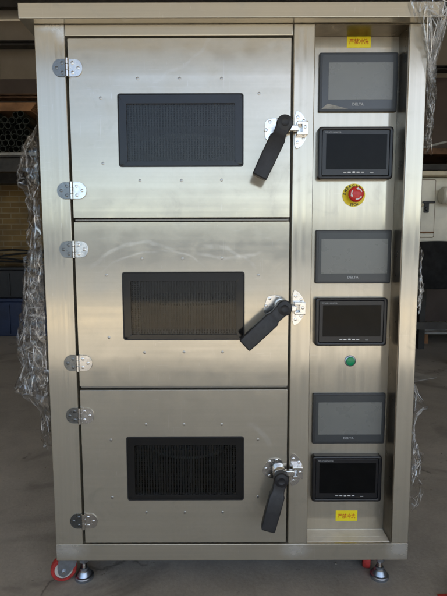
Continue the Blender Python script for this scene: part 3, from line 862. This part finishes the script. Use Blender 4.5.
# right: cream machine on a dark stand
mc = thing('cream_machine', 'old cream painted machine with a latched hatch, standing right of the cabinet', 'machine')
part('body', lambda m: box(m, 1.20, 2.60, 2.50, 3.3, 1.00, 1.56, .05, 4), M['cream'], mc)
part('top_flange', lambda m: box(m, 1.18, 2.62, 2.46, 3.34, 1.5605, 1.60, .012), M['cream_dark'], mc)
hd = part('hatch', lambda m: (slab(m, 1.30, 1.705, 1.075, 1.53, 2.485, 2.4995, .01, .004)), M['cream'], mc)
def seam(m):
    ringslab(m, (1.296, 1.709, 1.071, 1.534), (1.3005, 1.7045, 1.0755, 1.5295), 2.490, 2.4998, .01, .01, .0005)
part('hatch_seam', seam, M['rust'], hd)
def latch(m):
    slab(m, 1.615, 1.655, 1.27, 1.36, 2.474, 2.4848, .006, .003); slab(m, 1.60, 1.70, 1.345, 1.362, 2.468, 2.4738, .004, .002); cyl(m, (1.635, 2.46, 1.30), (1.635, 2.474, 1.30), .014, 16, .002)
part('latch', latch, M['cable'], hd)
part('lower_strip', lambda m: box(m, 1.30, 1.70, 2.470, 2.4845, 1.106, 1.118, .003), M['rust'], hd)
part('pipe', lambda m: (cyl(m, (1.72, 2.42, 1.40), (2.5, 2.42, 1.40), .065, 32, .01)), M['cream'], mc)
part('arch_rib', lambda m: tube(m, [(1.33 + .30 * i / 16, 2.487 - .012 * math.sin(PI * i / 16), 1.34 - .06 * math.sin(PI * i / 16 * .9) + .02) for i in range(17)], .009), M['cream_dark'], mc)
def stand(m):
    for x in (1.28, 1.95, 2.5):
        for y in (2.56, 3.2): box(m, x - .03, x + .03, y - .03, y + .03, 0, .9995, .004)
    box(m, 1.25, 2.53, 2.58, 2.61, .30, .36)
part('stand', stand, M['beam'], mc)
# charcoal cloth draped over the front of the stand
bm = B(); rows = []
for j in range(31):
    row = []
    for i in range(61):
        u, v = i / 60, j / 30
        x = 1.22 + 1.36 * u
        z = 1.055 - .40 * v - .035 * (noise.noise(Vector((u * 4, 0, 3))) + .5) * (1 - v) - .03 * noise.noise(Vector((u * 7, 2, 1))) * v
        y = 2.455 - .05 * math.sin(v * PI) - .030 * noise.noise(Vector((u * 9, v * 1.6, 7))) - .012 * noise.noise(Vector((u * 22, v * 5, 2)))
        row.append(bm.verts.new((x, y, z)))
    rows.append(row)
for j in range(30):
    for i in range(60): bm.faces.new((rows[j][i], rows[j][i + 1], rows[j + 1][i + 1], rows[j + 1][i]))
bmesh.ops.solidify(bm, geom=bm.faces[:], thickness=.006)
tag(obj('cloth', bm, M['cloth'], angle=80), 'charcoal cloth hanging over the front of the cream machine stand', 'cloth')
# shelf behind the machine
sh = thing('wall_rack', 'rusty brown rack with dark shelves behind the cream machine', 'rack')
for z in (1.86, 2.03): part('shelf', lambda m: box(m, .95, 4.2, 3.9, 4.6, z, z + .07, .004), M['rust' if z > 2 else 'beam'], sh)
for x in (1.0, 4.1): part('upright', lambda m: box(m, x - .04, x + .04, 3.83, 3.899, 0, 2.3, .004), M['beam'], sh)
bm = B(); tube(bm, [(1.7 + i * .06, 3.86 + .02 * math.sin(i), 2.115 + .03 * math.sin(i * .5 + 1) + .012) for i in range(22)], .012)
tag(obj('pale_hose', bm, M['pale']), 'pale hose lying along the edge of the rusty rack', 'hose')
# pallet
pl = thing('pallet', 'low pale pallet on the floor behind the stand on the right', 'pallet')
for i in range(4): part('deck_board', lambda m: box(m, 1.35, 2.9, 3.45 + i * .15, 3.56 + i * .15, .1005, .122, .002), M['pale'], pl)
for x in (1.4, 2.05, 2.75): part('runner', lambda m: box(m, x, x + .09, 3.44, 4.02, 0, .10, .002), M['card'], pl)
bm = B(); poly(bm, [(1.40, 2.05), (1.62, 2.15), (1.50, 2.35), (1.33, 2.30)], 0, .003, .0005)
bmesh.ops.transform(bm, matrix=Matrix(((1, 0, 0, 0), (0, 0, 1, 0), (0, 1, 0, .0008), (0, 0, 0, 1))), verts=bm.verts[:])
tag(obj('cardboard_scrap', bm, M['pale']), 'pale flat scrap of board lying on the floor right of the cabinet', 'scrap')
bm = B(); poly(bm, [(.592, -.020), (.64, -.016), (.65, -.035), (.595, -.040)], 0, .0015, .0003)
bmesh.ops.transform(bm, matrix=Matrix(((1, 0, 0, 0), (0, 0, 1, 0), (0, 1, 0, .0006), (0, 0, 0, 1))), verts=bm.verts[:])
tag(obj('red_scrap', bm, M['red_tyre']), 'small red scrap lying on the floor near the right foot of the cabinet', 'scrap')

# grit and crumbs of dirt on the concrete
bm = B(); rg = random.Random(3)
for _ in range(420):
    x, y = rg.uniform(-1.0, 1.1), rg.uniform(-.12, .9) if rg.random() < .6 else rg.uniform(.5, 3.2)
    if y > .9: x = rg.choice((-1, 1)) * rg.uniform(.5, 2.2)
    r = .0008 + .0032 * rg.random() ** 3
    g = bmesh.ops.create_icosphere(bm, subdivisions=1, radius=r)
    for v in g['verts']: v.co = Vector((x, y, r * .5)) + Vector((v.co.x * rg.uniform(.7, 1.5), v.co.y * rg.uniform(.7, 1.5), v.co.z * .6))
gr = obj('grit', bm, M['grit'], smooth=False); tag(gr, 'loose grit and dirt crumbs scattered on the concrete floor', 'grit', kind='stuff')

# ------------------------------------------------------------------ light and camera
EL, AZ = math.radians(44), math.radians(24)      # sun stands in front of the cabinet (-Y), a little to the right
sd = Vector((math.sin(AZ) * math.cos(EL), -math.cos(AZ) * math.cos(EL), math.sin(EL)))
w = bpy.data.worlds.new('World'); bpy.context.scene.world = w; w.use_nodes = True
nt = w.node_tree
sky = nt.nodes.new('ShaderNodeTexSky'); sky.sky_type = 'NISHITA'; sky.sun_disc = False
sky.sun_elevation = EL; sky.sun_rotation = math.atan2(sd.x, sd.y)
sky.dust_density = .9; sky.air_density = 1.0; sky.ozone_density = 1.4
nt.links.new(sky.outputs[0], nt.nodes['Background'].inputs[0]); nt.nodes['Background'].inputs[1].default_value = .10
L = bpy.data.lights.new('sun', 'SUN'); L.energy = 5.0; L.angle = math.radians(.5); L.color = (1, .95, .87)
lo = bpy.data.objects.new('sun', L); C.objects.link(lo); lo.rotation_euler = sd.to_track_quat('Z', 'Y').to_euler()

cd = bpy.data.cameras.new('camera'); co = bpy.data.objects.new('camera', cd); C.objects.link(co)
cd.sensor_fit = 'VERTICAL'; cd.sensor_height = 36; cd.lens = 448 / 596 * 36; cd.clip_start = .02; cd.clip_end = 1000
th, ro = math.radians(5.7), math.radians(.19)
co.matrix_world = Matrix.Translation((0, -1.18, .95)) @ Matrix.Rotation(PI / 2 - th, 4, 'X') @ Matrix.Rotation(-ro, 4, 'Z')
sc = bpy.context.scene; sc.camera = co
sc.view_settings.view_transform = 'Standard'; sc.view_settings.look = 'None'; sc.view_settings.gamma = 1; sc.view_settings.exposure = 1.55
sc.render.engine = 'CYCLES'; sc.cycles.max_bounces = 10; sc.cycles.transparent_max_bounces = 24
sc.cycles.use_denoising = True
